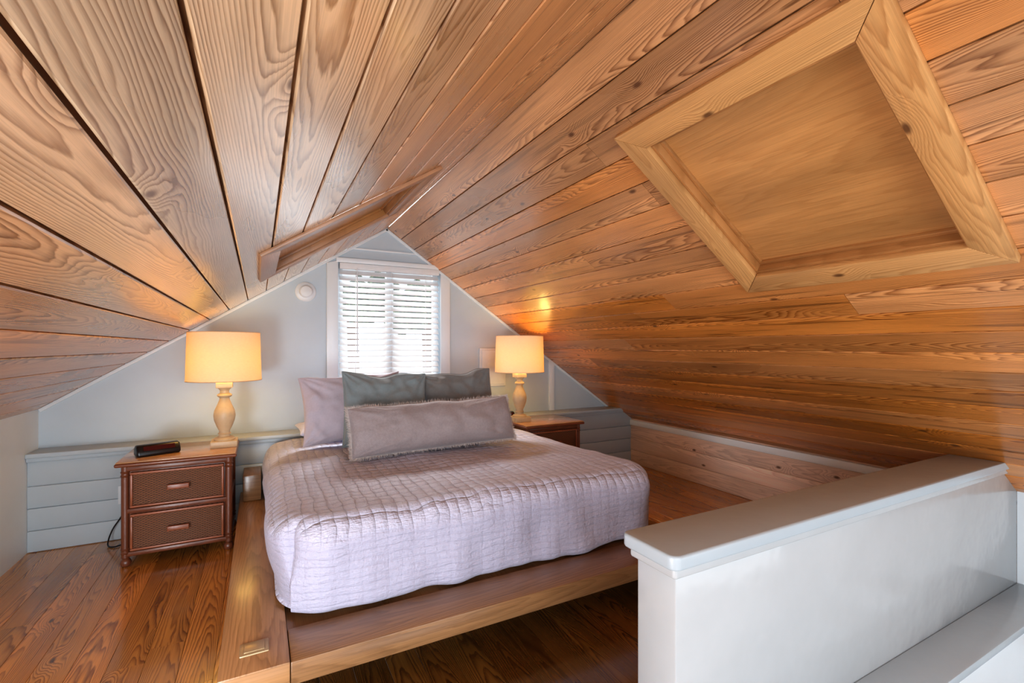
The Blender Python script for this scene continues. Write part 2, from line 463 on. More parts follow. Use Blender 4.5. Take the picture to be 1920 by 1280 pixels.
struct(mkobj('wall_left', bm, M_LEFTW), 'white painted knee wall', 'wall')
bm = newbm()
zt = -.80
z = FLOOR
for zn in (-1.06, -.93, zt):
    box(bm, XR, XR + .03, 1.066, YW + .02, z + .001, zn - .001, .003, ax=1, rc=rnd(.48, .58, .2)); z = zn
box(bm, XR + .012, XR + .06, .0, YW + .16, FLOOR, -.68, ax=1)
struct(mkobj('wall_right', bm, M_KNEE), 'grey-washed wooden board knee wall', 'wall')
bm = newbm()
box(bm, XR - .016, XR + .02, 1.066, YW, zt - .004, zt + .050, .004, ax=1)
struct(mkobj('trim_5', bm, M_BTRIM), 'white strip along the top of the knee wall', 'trim')

# ---- half wall + stairwell
HT = -.590
bm = newbm()
xt = (RZ + SR * RX - (HT - .02)) / SR
prism(bm, [(.99, .92, FLOOR - .02), (XR, .92, FLOOR - .02), (XR, .92, zceil(XR) + .003), (xt, .92, HT - .02), (.99, .92, HT - .02)], (0, .146, 0), .005)
struct(mkobj('wall_stair', bm, M_STAIR), 'low grey-white painted half wall by the stairs', 'wall')
def capshape(x0, y0, y1, z0, z1, rad, name, bev, mat):
    bm = newbm()
    pts = []
    for cxx, cyy, a0 in ((x0 + rad, y0 + rad, 180), (x0 + rad, y1 - rad, 90)):
        for k in range(0, 91, 15):
            an = math.radians(a0 + 90 - k)
            pts.append((cxx + rad * math.cos(an), cyy + rad * math.sin(an)))
    t = newbm()
    xe0 = (RZ + SR * RX - z0) / SR; xe1 = (RZ + SR * RX - z1) / SR
    lo = [t.verts.new((x, y, z0)) for x, y in pts] + [t.verts.new((xe0, y1, z0)), t.verts.new((xe0, y0, z0))]
    hi = [t.verts.new((x, y, z1)) for x, y in pts] + [t.verts.new((xe1, y1, z1)), t.verts.new((xe1, y0, z1))]
    n = len(lo); t.faces.new(lo); top = t.faces.new(hi)
    for i in range(n): t.faces.new((lo[i], lo[(i + 1) % n], hi[(i + 1) % n], hi[i]))
    bmesh.ops.recalc_face_normals(t, faces=t.faces)
    ed = [e for e in t.edges if abs(e.verts[0].co.z - e.verts[1].co.z) < 1e-5]
    bmesh.ops.bevel(t, geom=ed, offset=bev, segments=4, profile=.5, affect='EDGES')
    append(bm, t)
    return mkobj(name, bm, mat)
struct(capshape(.952, .888, 1.098, HT, HT + .040, .028, 'trim_6', .008, M_CAP), 'rounded grey-white cap board on half wall', 'trim')
struct(capshape(.972, .905, 1.082, HT - .03, HT, .012, 'trim_7', .007, M_STAIR), 'moulding strip under the half wall cap', 'trim')
bm = newbm()
box(bm, .95, XR, .76, .92, FLOOR - .03, FLOOR + .004, .006)
struct(mkobj('trim_8', bm, M_CAP), 'white nosing board at the stair opening', 'trim')
bm = newbm()
box(bm, .95, XR, .78, .83, -2.6, FLOOR - .03)
box(bm, XR, XR + .05, YB, .92, -2.6, zceil(XR) + .02)
box(bm, .90, .95, YB, .78, -2.6, FLOOR - .012)
box(bm, .95, XR, YB, .78, -2.65, -2.6)
struct(mkobj('wall_stairwell', bm, M_TRIM), 'white painted stairwell walls', 'wall')
bm = newbm()
for i in range(5):
    box(bm, 3.40 - .3 * (i + 1), 3.40 - .3 * i, -.15, .775, -2.6, -1.38 - .2 * i, .006)
struct(mkobj('trim_9', bm, M_TRIM), 'white painted stair steps', 'stairs')

# ---- window
bm = newbm()
cw = .085
zcl = zceil(WX0 - cw) - .025
prism(bm, [(WX0 - cw, YU - .02, WZ0), (WX0, YU - .02, WZ0), (WX0, YU - .02, WZ1), (WX0 - cw, YU - .02, zcl)], (0, .02, 0), .003)
prism(bm, [(WX1, YU - .02, WZ0), (WX1 + cw, YU - .02, WZ0), (WX1 + cw, YU - .02, zceil(WX1 + cw) - .025), (WX1, YU - .02, zceil(WX1) - .03)], (0, .02, 0), .003)
box(bm, WX0 - .015, WX1 - .02, YU - .024, YU, WZ1 - .012, WZ1 + .025, .003)
box(bm, WX0 - cw - .02, WX1 + cw + .02, YU - .045, YU + .03, WZ0 - .03, WZ0, .005)
box(bm, WX0 - cw, WX1 + cw, YU - .02, YU, WZ0 - .10, WZ0 - .03, .003)
for a, b in ((WX0, WX0 + .045), (WX1 - .045, WX1), ((WX0 + WX1) / 2 - .03, (WX0 + WX1) / 2 + .03)):
    box(bm, a, b, YU + .06, YU + .10, WZ0, WZ1, .004)
for a, b in ((WZ0, WZ0 + .05), (WZ1 - .045, WZ1)):
    box(bm, WX0, WX1, YU + .062, YU + .098, a, b, .004)
w = struct(mkobj('window_1', bm, M_TRIM), 'white painted gable window with casing and sashes', 'window')
m, nt, b = newmat('window_glass')
nt.nodes.remove(b)
tr = nt.nodes.new('ShaderNodeBsdfTransparent'); gl = nt.nodes.new('ShaderNodeBsdfGlossy'); gl.inputs['Roughness'].default_value = .02
mx = nt.nodes.new('ShaderNodeMixShader'); mx.inputs[0].default_value = .06
nt.links.new(tr.outputs[0], mx.inputs[1]); nt.links.new(gl.outputs[0], mx.inputs[2])
nt.links.new(mx.outputs[0], nt.nodes['Material Output'].inputs[0])
M_GLASS = m
bm = newbm(); box(bm, WX0, WX1, YU + .079, YU + .082, WZ0, WZ1)
mkobj('glass', bm, M_GLASS, parent=w)

M_SLAT, nt, b = newmat('white_blind_slat')
nt.nodes.remove(b)
co, x_, y_, z_ = OBJCO(nt)
cs = MIX(nt, NOISE(nt, co, 20, 2), (.81, .82, .83), (.88, .89, .90))
df = nt.nodes.new('ShaderNodeBsdfDiffuse'); tl = nt.nodes.new('ShaderNodeBsdfTranslucent')
nt.links.new(cs, df.inputs[0]); nt.links.new(cs, tl.inputs[0])
mx = nt.nodes.new('ShaderNodeMixShader'); mx.inputs[0].default_value = .15
nt.links.new(df.outputs[0], mx.inputs[1]); nt.links.new(tl.outputs[0], mx.inputs[2])
nt.links.new(mx.outputs[0], nt.nodes['Material Output'].inputs[0])
BX0, BX1 = WX0 + .012, WX1 - .012
r = root('window_blind', ((BX0 + BX1) / 2, YU + .01, WZ0 + .01), 'white wooden venetian blind with open tilted slats', 'blind')
bm = newbm(); box(bm, BX0, BX1, YU - .018, YU + .035, WZ1 - .06, WZ1 - .014, .003)
mkobj('headrail', bm, M_SLAT, parent=r)
bm = newbm()
z = WZ1 - .085; yc = YU + .012
while z > WZ0 + .04:
    mt = Matrix.Translation((0, yc, z)) @ Matrix.Rotation(math.radians(47), 4, 'X')
    box(bm, BX0, BX1, -.0265, .0265, -.0018, .0018, .001, mat=mt, seg=1); z -= .0462
mkobj('slats', bm, M_SLAT, parent=r)
bm = newbm(); box(bm, BX0, BX1, yc - .02, yc + .02, WZ0 + .006, WZ0 + .024, .003)
mkobj('bottom_rail', bm, M_SLAT, parent=r)
for xx in (BX0 + .12, (BX0 + BX1) / 2, BX1 - .12):
    bm = newbm(); tube(bm, [(xx, yc - .022, WZ1 - .06), (xx, yc - .022, WZ0 + .02)], .0018, 6)
    mkobj('ladder_cord', bm, M_SLAT, parent=r)
bm = newbm(); tube(bm, [(BX0 + .13, yc - .036, WZ1 - .05), (BX0 + .132, yc - .036, -.05)], .004, 8)
mkobj('tilt_wand', bm, M_PLAST, parent=r)

# ---- exterior foliage
M_LEAF, nt, b = newmat('foliage')
co, x_, y_, z_ = OBJCO(nt)
nn = NOISE(nt, co, 9, 4, .7)
nt.links.new(MIX(nt, SMOOTH(nt, nn, .4, .65), (.05, .08, .05), (.25, .34, .18)), b.inputs['Base Color'])
def tree(x, y, zc_, s):
    r = root('tree', (x, y, -3.5), 'leafy green tree outside the window', 'tree', 'trees outside the window')
    bm = newbm()
    for i in range(16):
        c = Vector((x + random.uniform(-1, 1) * s, y + random.uniform(-.5, .5) * s, zc_ + random.uniform(-.5, .5) * s))
        q = bmesh.ops.create_icosphere(bm, subdivisions=3, radius=s * random.uniform(.25, .45), matrix=Matrix.Translation(c))
        for v in q['verts']:
            v.co += (v.co - c).normalized() * noise.noise(v.co * 5 / s) * .35 * s
    mkobj('foliage', bm, M_LEAF, parent=r)
    bm = newbm(); tube(bm, spline([(x, y, -3.5), (x + .05, y, -1.5), (x, y, zc_)]), .12, 10)
    mkobj('trunk', bm, M_DARK, parent=r)
tree(1.75, 10.5, .95, .7); tree(3.7, 11.5, .95, .8)

# ---- gable fittings
r = root('smoke_detector', (.315, YU, .418), 'round white detector mounted on the gable wall', 'smoke detector')
rot = Matrix.Translation((.315, YU, .418)) @ Matrix.Rotation(math.radians(90), 4, 'X')
bm = newbm(); lathe(bm, [(.074, .0), (.074, .008), (.066, .014), (.045, .016), (.0, .017)])
bmesh.ops.transform(bm, matrix=rot, verts=bm.verts); mkobj('mounting_plate', bm, M_PLAST, parent=r)
bm = newbm(); lathe(bm, [(.046, .014), (.046, .036), (.038, .046), (.02, .049), (.0, .05)])
bmesh.ops.transform(bm, matrix=rot, verts=bm.verts); mkobj('cover', bm, M_PLAST, parent=r)
bm = newbm(); box(bm, 1.755, 2.02, YU - .016, YU, -.36, -.012, .004)
box(bm, 1.775, 2.00, YU - .024, YU - .014, -.34, -.032, .003)
tag(mkobj('access_panel', bm, M_PLAST), 'flat white access panel on the gable wall', 'access panel')

def outlet(x, y, z, label):
    r = root('wall_outlet', (x, y, z), label, 'outlet')
    bm = newbm(); box(bm, x - .035, x + .035, y - .006, y, z - .057, z + .057, .002)
    mkobj('cover_plate', bm, M_PLAST, parent=r)
    for dz in (.022, -.022):
        bm = newbm(); box(bm, x - .016, x + .016, y - .009, y - .005, z + dz - .014, z + dz + .014, .003)
        mkobj('socket', bm, M_PLAST, parent=r)
outlet(-.735, YW - .0, -.92, 'white electrical outlet on boarded wall')

# ---- bed platform
PT = -1.0
PF = 1.655
bed = root('platform_bed', (.98, 2.7, FLOOR), 'low brown wooden platform bed with wide side boards', 'bed')
TH = .075
bm = newbm(); box(bm, -.11, .088, PF, YW - .01, PT - TH, PT + .004, .004, ax=1, rc=(.3, .72, .1, 1)); mkobj('side_board', bm, M_PLAT, parent=bed)
bm = newbm(); box(bm, 1.835, 1.99, 1.862, 3.20, PT - TH, PT + .004, .004, ax=1, rc=(.6, .5, .1, 1)); mkobj('side_board', bm, M_PLAT, parent=bed)
bm = newbm(); box(bm, .09, 1.99, PF + .002, 1.86, PT - TH, PT, .004, ax=0, rc=(.45, .50, .15, 1)); mkobj('foot_board', bm, M_PLAT, parent=bed)
bm = newbm(); box(bm, .09, 1.833, 1.862, YW - .01, PT - TH, PT - .012, .0, ax=1); mkobj('deck', bm, M_PLAT, parent=bed)
bm = newbm(); box(bm, .04, 1.80, 1.95, YW - .02, FLOOR, PT - TH, .0, ax=0, rc=(.5, .3, .3, 1)); mkobj('plinth', bm, M_PLAT, parent=bed)
bm = newbm(); box(bm, -.09, .015, 3.50, YW - .01, PT + .004, -.83, .006, ax=1, rc=(.7, .4, .2, 1)); mkobj('head_block', bm, M_PLAT, parent=bed)
bm = newbm(); box(bm, -.055, .03, 1.745, 1.82, PT + .004, PT + .010, .003)
box(bm, -.043, .018, 1.756, 1.809, PT + .010, PT + .013, .002); o = mkobj('cover_plate', bm, M_TAN, parent=bed); o['label'] = 'tan square outlet cover set in side board'

# ---- coverlet
M_COV, nt, b = newmat('lavender_seersucker')
co, x_, y_, z_ = OBJCO(nt)
nd = NOISE(nt, co, 6, 3)
nd2 = NOISE(nt, co, 14, 2)
def line(v, pitch, amt, pw):
    p = MA(nt, 'MULTIPLY_ADD', nd, amt, MA(nt, 'DIVIDE', v, pitch))
    p = MA(nt, 'MULTIPLY_ADD', nd2, amt * .5, p)
    return MA(nt, 'POWER', MA(nt, 'ABSOLUTE', MA(nt, 'SINE', MA(nt, 'MULTIPLY', p, math.pi))), pw)
hx, hy, hz = line(x_, .050, .7, .5), line(y_, .055, .9, .4), line(z_, .030, 1.1, .6)
pk = NOISE(nt, COMB(nt, MA(nt, 'MULTIPLY', x_, 95.), MA(nt, 'MULTIPLY', y_, 22.), MA(nt, 'MULTIPLY', z_, 60.)), 1, 3)
pk2 = NOISE(nt, COMB(nt, MA(nt, 'MULTIPLY', x_, 25.), MA(nt, 'MULTIPLY', y_, 120.), MA(nt, 'MULTIPLY', z_, 150.)), 1, 3)
geo = nt.nodes.new('ShaderNodeNewGeometry'); sg = nt.nodes.new('ShaderNodeSeparateXYZ'); nt.links.new(geo.outputs['Normal'], sg.inputs[0])
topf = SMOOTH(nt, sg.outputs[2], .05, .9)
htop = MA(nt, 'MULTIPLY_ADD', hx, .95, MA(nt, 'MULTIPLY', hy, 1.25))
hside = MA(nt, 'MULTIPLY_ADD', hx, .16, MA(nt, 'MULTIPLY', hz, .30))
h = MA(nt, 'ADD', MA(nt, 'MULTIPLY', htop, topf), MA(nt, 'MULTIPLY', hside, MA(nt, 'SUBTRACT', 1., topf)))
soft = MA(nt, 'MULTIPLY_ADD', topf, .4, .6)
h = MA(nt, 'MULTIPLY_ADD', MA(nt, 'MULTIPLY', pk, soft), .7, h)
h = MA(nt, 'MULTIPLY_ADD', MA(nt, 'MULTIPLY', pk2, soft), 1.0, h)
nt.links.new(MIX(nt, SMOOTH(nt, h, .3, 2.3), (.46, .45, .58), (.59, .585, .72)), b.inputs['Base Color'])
b.inputs['Roughness'].default_value = .55; b.inputs['Sheen Weight'].default_value = .2
BUMP(nt, b, h, .9, .008)
bm = newbm()
bmesh.ops.create_cube(bm, size=2)
bmesh.ops.subdivide_edges(bm, edges=list(bm.edges), cuts=99, use_grid_fill=True)
cx0, cx1, cy0, cy1, cz0, cz1 = .02, 1.95, 1.865, 3.70, PT + .006, -.638
half = Vector(((cx1 - cx0) / 2, (cy1 - cy0) / 2, (cz1 - cz0) / 2)); cen = Vector(((cx0 + cx1) / 2, (cy0 + cy1) / 2, (cz0 + cz1) / 2))
def sst(a, b, x):
    t = max(0, min(1, (x - a) / (b - a))); return t * t * (3 - 2 * t)
for v in bm.verts:
    q = v.co.copy(); p = Vector((q.x * half.x, q.y * half.y, q.z * half.z))
    rr = .035 + .075 * sst(-.5, .5, q.z)
    inn = Vector((max(-half.x + rr, min(half.x - rr, p.x)), max(-half.y + rr, min(half.y - rr, p.y)), max(-half.z + rr, min(half.z - rr, p.z))))
    d = p - inn
    nrm = d.normalized() if d.length > 1e-6 else Vector((0, 0, 1))
    p = inn + nrm * rr
    fz = (p.z + half.z) / (2 * half.z)
    tuck = .045 * (1 - fz) ** 1.6
    p.x -= nrm.x * tuck * .9
    rad = .24
    dx, dy = abs(p.x) - (half.x - rad), -p.y - (half.y - rad)
    if dx > 0 and dy > 0:
        m_ = max(dx, dy); l_ = math.hypot(dx, dy)
        s_ = m_ / l_
        s_ = 1 - (1 - s_) * .95
        p.x = math.copysign(half.x - rad + dx * s_, p.x); p.y = -(half.y - rad + dy * s_)
    w = p + cen
    if p.x > 0: w.x -= (p.x / half.x) * .11 * (p.y + half.y) / (2 * half.y)
    nz = noise.noise(Vector((w.x * 3, w.y * 3, w.z * 4))) * .018 + noise.noise(Vector((w.x * 9, w.y * 6, w.z * 3))) * .009 + noise.noise(Vector((w.x * 6, w.y * 6, w.z * 9))) * .008
    w += nrm * nz * (1.2 - .5 * max(0, nrm.z))
    w.z -= .014 * (abs(p.x) / half.x) ** 4 * max(0, nrm.z)
    if w.z < PT + .004: w.z = PT + .004
    v.co = w
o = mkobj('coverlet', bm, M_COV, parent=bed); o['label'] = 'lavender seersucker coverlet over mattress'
for p in o.data.polygons: p.use_smooth = True

# ---- pillows
def pillow_mesh(w, h, th, name, mat, seed=0, concave=.05, wr=.010, n=52, piping=0., droop=0.):
    bm = newbm(); g = {}
    for side in (1, -1):
        for i in range(n + 1):
            for j in range(n + 1):
                u = -1 + 2 * i / n; v = -1 + 2 * j / n
                u = math.sin(u * math.pi / 2) * .6 + u * .4; v = math.sin(v * math.pi / 2) * .6 + v * .4
                edge = (i in (0, n)) or (j in (0, n))
                if edge and side == -1: g[(side, i, j)] = g[(1, i, j)]; continue
                x = u * w / 2 * (1 - concave * (1 - v * v)); z = v * h / 2 * (1 - concave * 1.2 * (1 - u * u))
                t = max(0, (1 - u ** 2)) ** .42 * max(0, (1 - v ** 2)) ** .42
                t *= 1 - .18 * v
                y = -side * th / 2 * t
                q = Vector((x * 5 + seed, z * 5, side * 3.1 + seed))
                k = min(1, t * 2)
                y += noise.noise(q) * wr * 1.6 * k + noise.noise(q * 2.7) * wr * .9 * k + noise.noise(q * 6) * wr * .35 * k
                an = math.atan2(abs(v) - 1.05, abs(u) - 1.05)
                cd = math.hypot(abs(u) - 1, abs(v) - 1)
                y += math.sin(an * 16 + seed) * wr * .45 * max(0, 1 - cd * 1.2) * k
                z += noise.noise(Vector((x * 6 + seed, 3.3, seed))) * .4 * droop * max(0, v)
                y += droop * .5 * max(0, v) ** 2 * noise.noise(Vector((x * 3, seed * 1.7, .5)))
                g[(side, i, j)] = bm.verts.new((x, y, z))
        for i in range(n):
            for j in range(n):
                f = bm.faces.new((g[(side, i, j)], g[(side, i + 1, j)], g[(side, i + 1, j + 1)], g[(side, i, j + 1)])); f.smooth = True
    rim = [g[(1, i, 0)].co.copy() for i in range(n)] + [g[(1, n, j)].co.copy() for j in range(n)] + [g[(1, i, n)].co.copy() for i in range(n, 0, -1)] + [g[(1, 0, j)].co.copy() for j in range(n, 0, -1)]
    if piping:
        tube(bm, rim + [rim[0]], piping, 6)
    o = mkobj(name, bm, mat, origin=(0, 0, 0))
    for p in o.data.polygons: p.use_smooth = True
    return o, rim
M_PLAV = fabric('lavender_pillow_cotton', (.54, .48, .54), var=.08, bump=.3)
M_PGRN = fabric('sage_grey_linen', (.235, .275, .285), var=.1)
M_PTAU = fabric('taupe_grey_linen', (.20, .20, .195), var=.1)
M_LUMB = fabric('mauve_taupe_woven', (.36, .31, .315), weave=300, var=.18, bump=.7)
M_FRNG = fabric('beige_fringe_thread', (.60, .53, .50), var=.2, bump=.3)
M_PWHT = fabric('white_pillow_cotton', (.58, .57, .68), var=.06, bump=.3)
BT = -.64
def place(o, x, y, z, lean, yaw=0, roll=0):
    o.location = (x, y, z)
    o.rotation_euler = (Matrix.Rotation(math.radians(yaw), 3, 'Z') @ Matrix.Rotation(math.radians(-lean), 3, 'X') @ Matrix.Rotation(math.radians(roll), 3, 'Y')).to_euler()
o, _ = pillow_mesh(.58, .36, .12, 'bed_pillow', M_PWHT, 3)
place(o, .52, 3.55, BT + .075, 88, 2); tag(o, 'white bed pillow lying flat behind the others', 'pillow')
o, _ = pillow_mesh(.66, .45, .16, 'bed_pillow', M_PLAV, 11, wr=.018, droop=.06, concave=.07)
place(o, .56, 3.29, BT + .238, 17, 2, -2); tag(o, 'pale lavender bed pillow propped upright', 'pillow')
o, _ = pillow_mesh(.54, .46, .16, 'throw_pillow', M_PGRN, 21, piping=.004, wr=.022, concave=.05, droop=.08)
place(o, .725, 3.08, BT + .243, 15, 1, 2); tag(o, 'sage grey square throw pillow', 'pillow', 'grey throw pillows on the bed')
o, _ = pillow_mesh(.54, .46, .16, 'throw_pillow', M_PTAU, 37, piping=.004, wr=.022, concave=.055, droop=.08)
place(o, 1.245, 3.13, BT + .243, 16, -3, -4); tag(o, 'dark taupe grey square throw pillow', 'pillow', 'grey throw pillows on the bed')
o, rim = pillow_mesh(1.04, .28, .24, 'lumbar_pillow', M_LUMB, 51, concave=.015, n=60, wr=.013, droop=.035)
place(o, .970, 2.80, BT + .160, 22, 2, -1); tag(o, 'long mauve woven lumbar pillow with fringed edges', 'pillow')
bm = newbm()
L = len(rim)
for i in range(L):
    a, b_ = rim[i], rim[(i + 1) % L]
    for k in range(11):
        p = a.lerp(b_, (k + random.random() * .5) / 11)
        out = Vector((math.copysign((abs(p.x) / .52) ** 12, p.x), 0, math.copysign((abs(p.z) / .14) ** 6, p.z)))
        if out.length < .02: continue
        out.normalize()
        out += Vector((random.uniform(-.4, .4), random.uniform(-.6, .4), random.uniform(-.4, .4)))
        ln = random.uniform(.013, .023); sd = Vector((random.uniform(-1, 1), random.uniform(-1, 1), random.uniform(-1, 1))).normalized() * .0022
        tip = p + out * ln
        v = [bm.verts.new(p + sd), bm.verts.new(p - sd), bm.verts.new(p + out.cross(sd).normalized() * .0022), bm.verts.new(tip)]
        for tri in ((0, 1, 3), (1, 2, 3), (2, 0, 3)): bm.faces.new([v[t] for t in tri])
fr = mkobj('fringe', bm, M_FRNG, origin=(0, 0, 0)); fr.parent = o; fr.location = (0, 0, 0); fr['kind'] = 'stuff'

# ---- nightstand
M_WICK, nt, b = newmat('woven_wicker')
co, x_, y_, z_ = OBJCO(nt)
ax_ = MA(nt, 'MULTIPLY', x_, math.pi / .012); az_ = MA(nt, 'MULTIPLY', z_, math.pi / .0065)
w1 = MA(nt, 'MULTIPLY', MA(nt, 'SINE', ax_), MA(nt, 'SIGN', MA(nt, 'SINE', az_)))
w2 = MA(nt, 'ABSOLUTE', MA(nt, 'SINE', az_))
hh = MA(nt, 'MULTIPLY', MA(nt, 'MULTIPLY_ADD', w1, .35, .65), w2)
nt.links.new(MIX(nt, SMOOTH(nt, hh, .0, .8), (.05, .018, .009), (.33, .145, .07)), b.inputs['Base Color'])
b.inputs['Roughness'].default_value = .5
BUMP(nt, b, hh, .8, .003)
def build_nightstand(x0, x1, y0, y1, label):
    zt = -.625
    r = root('nightstand', ((x0 + x1) / 2, (y0 + y1) / 2, FLOOR), label, 'nightstand', 'wicker nightstands beside the bed')
    X0, X1, Y0, Y1 = x0 + .028, x1 - .028, y0 + .03, y1 - .01
    bm = newbm(); box(bm, x0, x1, y0, y1, zt - .026, zt - .006, .008, seg=3, rc=(.4, .6, .2, 1)); o = mkobj('top', bm, M_NIGHT, parent=r)
    bm = newbm(); box(bm, x0 + .006, x1 - .006, y0 + .006, y1 - .006, zt - .0055, zt, .002, rc=(.4, .5, .1, 1)); o = mkobj('inlaid_top', bm, M_NTOP, parent=r); o['label'] = 'glossy tan inlaid top'
    bm = newbm()
    zb = FLOOR + .055
    box(bm, X0 + .012, X1 - .012, Y0 + .012, Y1, zb, zt - .026, .002, rc=(.3, .45, .3, 1))
    for xx in (X0 + .014, X1 - .014):
        for yy in (Y0 + .014, Y1 - .014):
            lathe(bm, [(.019, zb - .005), (.019, zt - .027)], xx, yy, 0, 14)
            for k in range(4):
                zc_ = (zb + .02, zb + .04, zt - .06, zt - .08)[k]
                lathe(bm, [(.019, zc_ - .006), (.0225, zc_), (.019, zc_ + .006)], xx, yy, 0, 14)
    zm = (zb + zt - .026) / 2
    for zc_ in (zb + .012, zm, zt - .042):
        box(bm, X0 + .02, X1 - .02, Y0 - .002, Y0 + .03, zc_ - .013, zc_ + .013, .006, rc=(.5, .5, .3, 1))
        box(bm, X0 - .003, X0 + .03, Y0 + .02, Y1 - .02, zc_ - .013, zc_ + .013, .006, ax=1)
        box(bm, X1 - .03, X1 + .003, Y0 + .02, Y1 - .02, zc_ - .013, zc_ + .013, .006, ax=1)
    mkobj('body', bm, M_NIGHT, parent=r)
    for za, zb2 in ((zm + .018, zt - .062), (zb + .03, zm - .018)):
        dx0, dx1 = X0 + .038, X1 - .038
        bm = newbm(); box(bm, dx0, dx1, Y0 - .002, Y0 + .02, za, zb2, .003)
        dr = mkobj('drawer', bm, M_WICK, parent=r); dr['label'] = 'drawer with woven wicker front'
        bm = newbm()
        for bb in ((dx0, dx1, za, za + .012), (dx0, dx1, zb2 - .012, zb2), (dx0, dx0 + .012, za + .012, zb2 - .012), (dx1 - .012, dx1, za + .012, zb2 - .012)):
            box(bm, bb[0], bb[1], Y0 - .012, Y0 - .001, bb[2], bb[3], .004, ax=0 if bb[1] - bb[0] > .1 else 2, rc=(.6, .99, .0, 1))
        mkobj('drawer_frame', bm, M_NIGHT, parent=dr)
        cx = (dx0 + dx1) / 2; cz = (za + zb2) / 2
        bm = newbm(); box(bm, cx - .052, cx + .052, Y0 - .034, Y0 - .016, cz - .014, cz + .014, .004, seg=3, rc=(.2, .9, .2, 1))
        for s in (-.03, .03): box(bm, cx + s - .007, cx + s + .007, Y0 - .02, Y0, cz - .007, cz + .007, .002)
        mkobj('handle', bm, M_NIGHT, parent=dr)
    for xx in (X0 + .016, X1 - .016):
        for yy in (Y0 + .016, Y1 - .016):
            bm = newbm(); lathe(bm, [(.014, 0), (.022, .006), (.026, .02), (.022, .035), (.015, .042), (.020, .052)], xx, yy, FLOOR, 20)
            mkobj('foot', bm, M_NIGHT, parent=r)
    return r
def copy_thing(src, dloc, label):
    def rec(o, par):
        c = o.copy(); COL.objects.link(c)
        if par is not None: c.parent = par
        for ch in list(o.children): rec(ch, c)
        return c
    c = rec(src, None); c.location = Vector(src.location) + Vector(dloc); c['label'] = label
    return c
ns = build_nightstand(-.685, -.115, 3.24, 3.725, 'dark mahogany wicker nightstand with two drawers, cord beside it')
copy_thing(ns, (2.54, 0, 0), 'dark mahogany wicker nightstand partly behind the bed')

# ---- table lamp
m, nt, b = newmat('lamp_shade_linen')
nt.nodes.remove(b)
co, x_, y_, z_ = OBJCO(nt)
wv = NOISE(nt, COMB(nt, MA(nt, 'MULTIPLY', x_, 60.), MA(nt, 'MULTIPLY', y_, 60.), MA(nt, 'MULTIPLY', z_, 400.)), 1, 2)
colr = MIX(nt, wv, (.68, .63, .56), (.82, .78, .71))
df = nt.nodes.new('ShaderNodeBsdfDiffuse'); tl = nt.nodes.new('ShaderNodeBsdfTranslucent')
nt.links.new(colr, df.inputs[0]); nt.links.new(MIX(nt, .85, colr, (1., .60, .10), 'MULTIPLY'), tl.inputs[0])
mx = nt.nodes.new('ShaderNodeMixShader'); mx.inputs[0].default_value = .32
nt.links.new(df.outputs[0], mx.inputs[1]); nt.links.new(tl.outputs[0], mx.inputs[2])
nt.links.new(mx.outputs[0], nt.nodes['Material Output'].inputs[0])
M_SHADE = m
m, nt, b = newmat('glowing_bulb')
b.inputs['Emission Color'].default_value = (1, .72, .35, 1); b.inputs['Emission Strength'].default_value = 4
M_BULB = m
LZ = -.625
def build_lamp(x, y, label):
    r = root('table_lamp', (x, y, LZ), label, 'lamp', 'matching bedside table lamps')
    bm = newbm()
    box(bm, x - .072, x + .072, y - .072, y + .072, LZ, LZ + .040, .004)
    lathe(bm, [(.058, .040), (.060, .048), (.052, .056), (.034, .064), (.030, .074), (.038, .080), (.030, .088), (.030, .098), (.043, .125), (.057, .165), (.061, .195), (.056, .225), (.040, .262), (.029, .292), (.027, .305), (.038, .312), (.042, .320), (.038, .328), (.026, .335), (.025, .350), (.034, .362), (.044, .368)], x, y, LZ, 40)
    box(bm, x - .045, x + .045, y - .045, y + .045, LZ + .368, LZ + .400, .003)
    mkobj('base', bm, M_LAMPW, parent=r)
    bm = newbm(); lathe(bm, [(.012, .400), (.012, .45), (.018, .455), (.018, .49)], x, y, LZ, 16); mkobj('socket', bm, M_BRASS, parent=r)
    bm = newbm(); lathe(bm, [(.012, .49), (.018, .505), (.029, .535), (.030, .555), (.02, .58), (0., .586)], x, y, LZ, 20); mkobj('bulb', bm, M_BULB, parent=r)
    bm = newbm()
    z0, z1 = .412, .715
    prof = [(.207, z0), (.2075, z0 + .006), (.199, z1 - .006), (.1985, z1)]
    n = 64; rings = []
    for rr, zz_ in prof:
        rings.append([bm.verts.new((x + rr * math.cos(2 * math.pi * i / n), y + rr * math.sin(2 * math.pi * i / n), LZ + zz_)) for i in range(n)])
    for a in range(3):
        for i in range(n):
            bm.faces.new((rings[a][i], rings[a][(i + 1) % n], rings[a + 1][(i + 1) % n], rings[a + 1][i])).smooth = True
    sh = mkobj('lamp_shade', bm, M_SHADE, parent=r, recalc=False)
    bm = newbm()
    tube(bm, [(x + .2075 * math.cos(t * math.pi / 32), y + .2075 * math.sin(t * math.pi / 32), LZ + z0 + .002) for t in range(65)], .0025, 6)
    tube(bm, [(x + .1985 * math.cos(t * math.pi / 32), y + .1985 * math.sin(t * math.pi / 32), LZ + z1) for t in range(65)], .0025, 6)
    for k in range(3):
        an = k * 2 * math.pi / 3
        tube(bm, [(x + .012 * math.cos(an), y + .012 * math.sin(an), LZ + .49), (x + .197 * math.cos(an), y + .197 * math.sin(an), LZ + z1 - .01)], .0015, 6)
    mkobj('shade_ring', bm, M_LAMPW, parent=r)
    ld = bpy.data.lights.new('lamp_light', 'POINT'); ld.energy = 7; ld.color = (1., .62, .18); ld.shadow_soft_size = .13
    lo = bpy.data.objects.new('lamp_light', ld); COL.objects.link(lo); lo.parent = r; lo.location = (0, 0, .52)
    return r
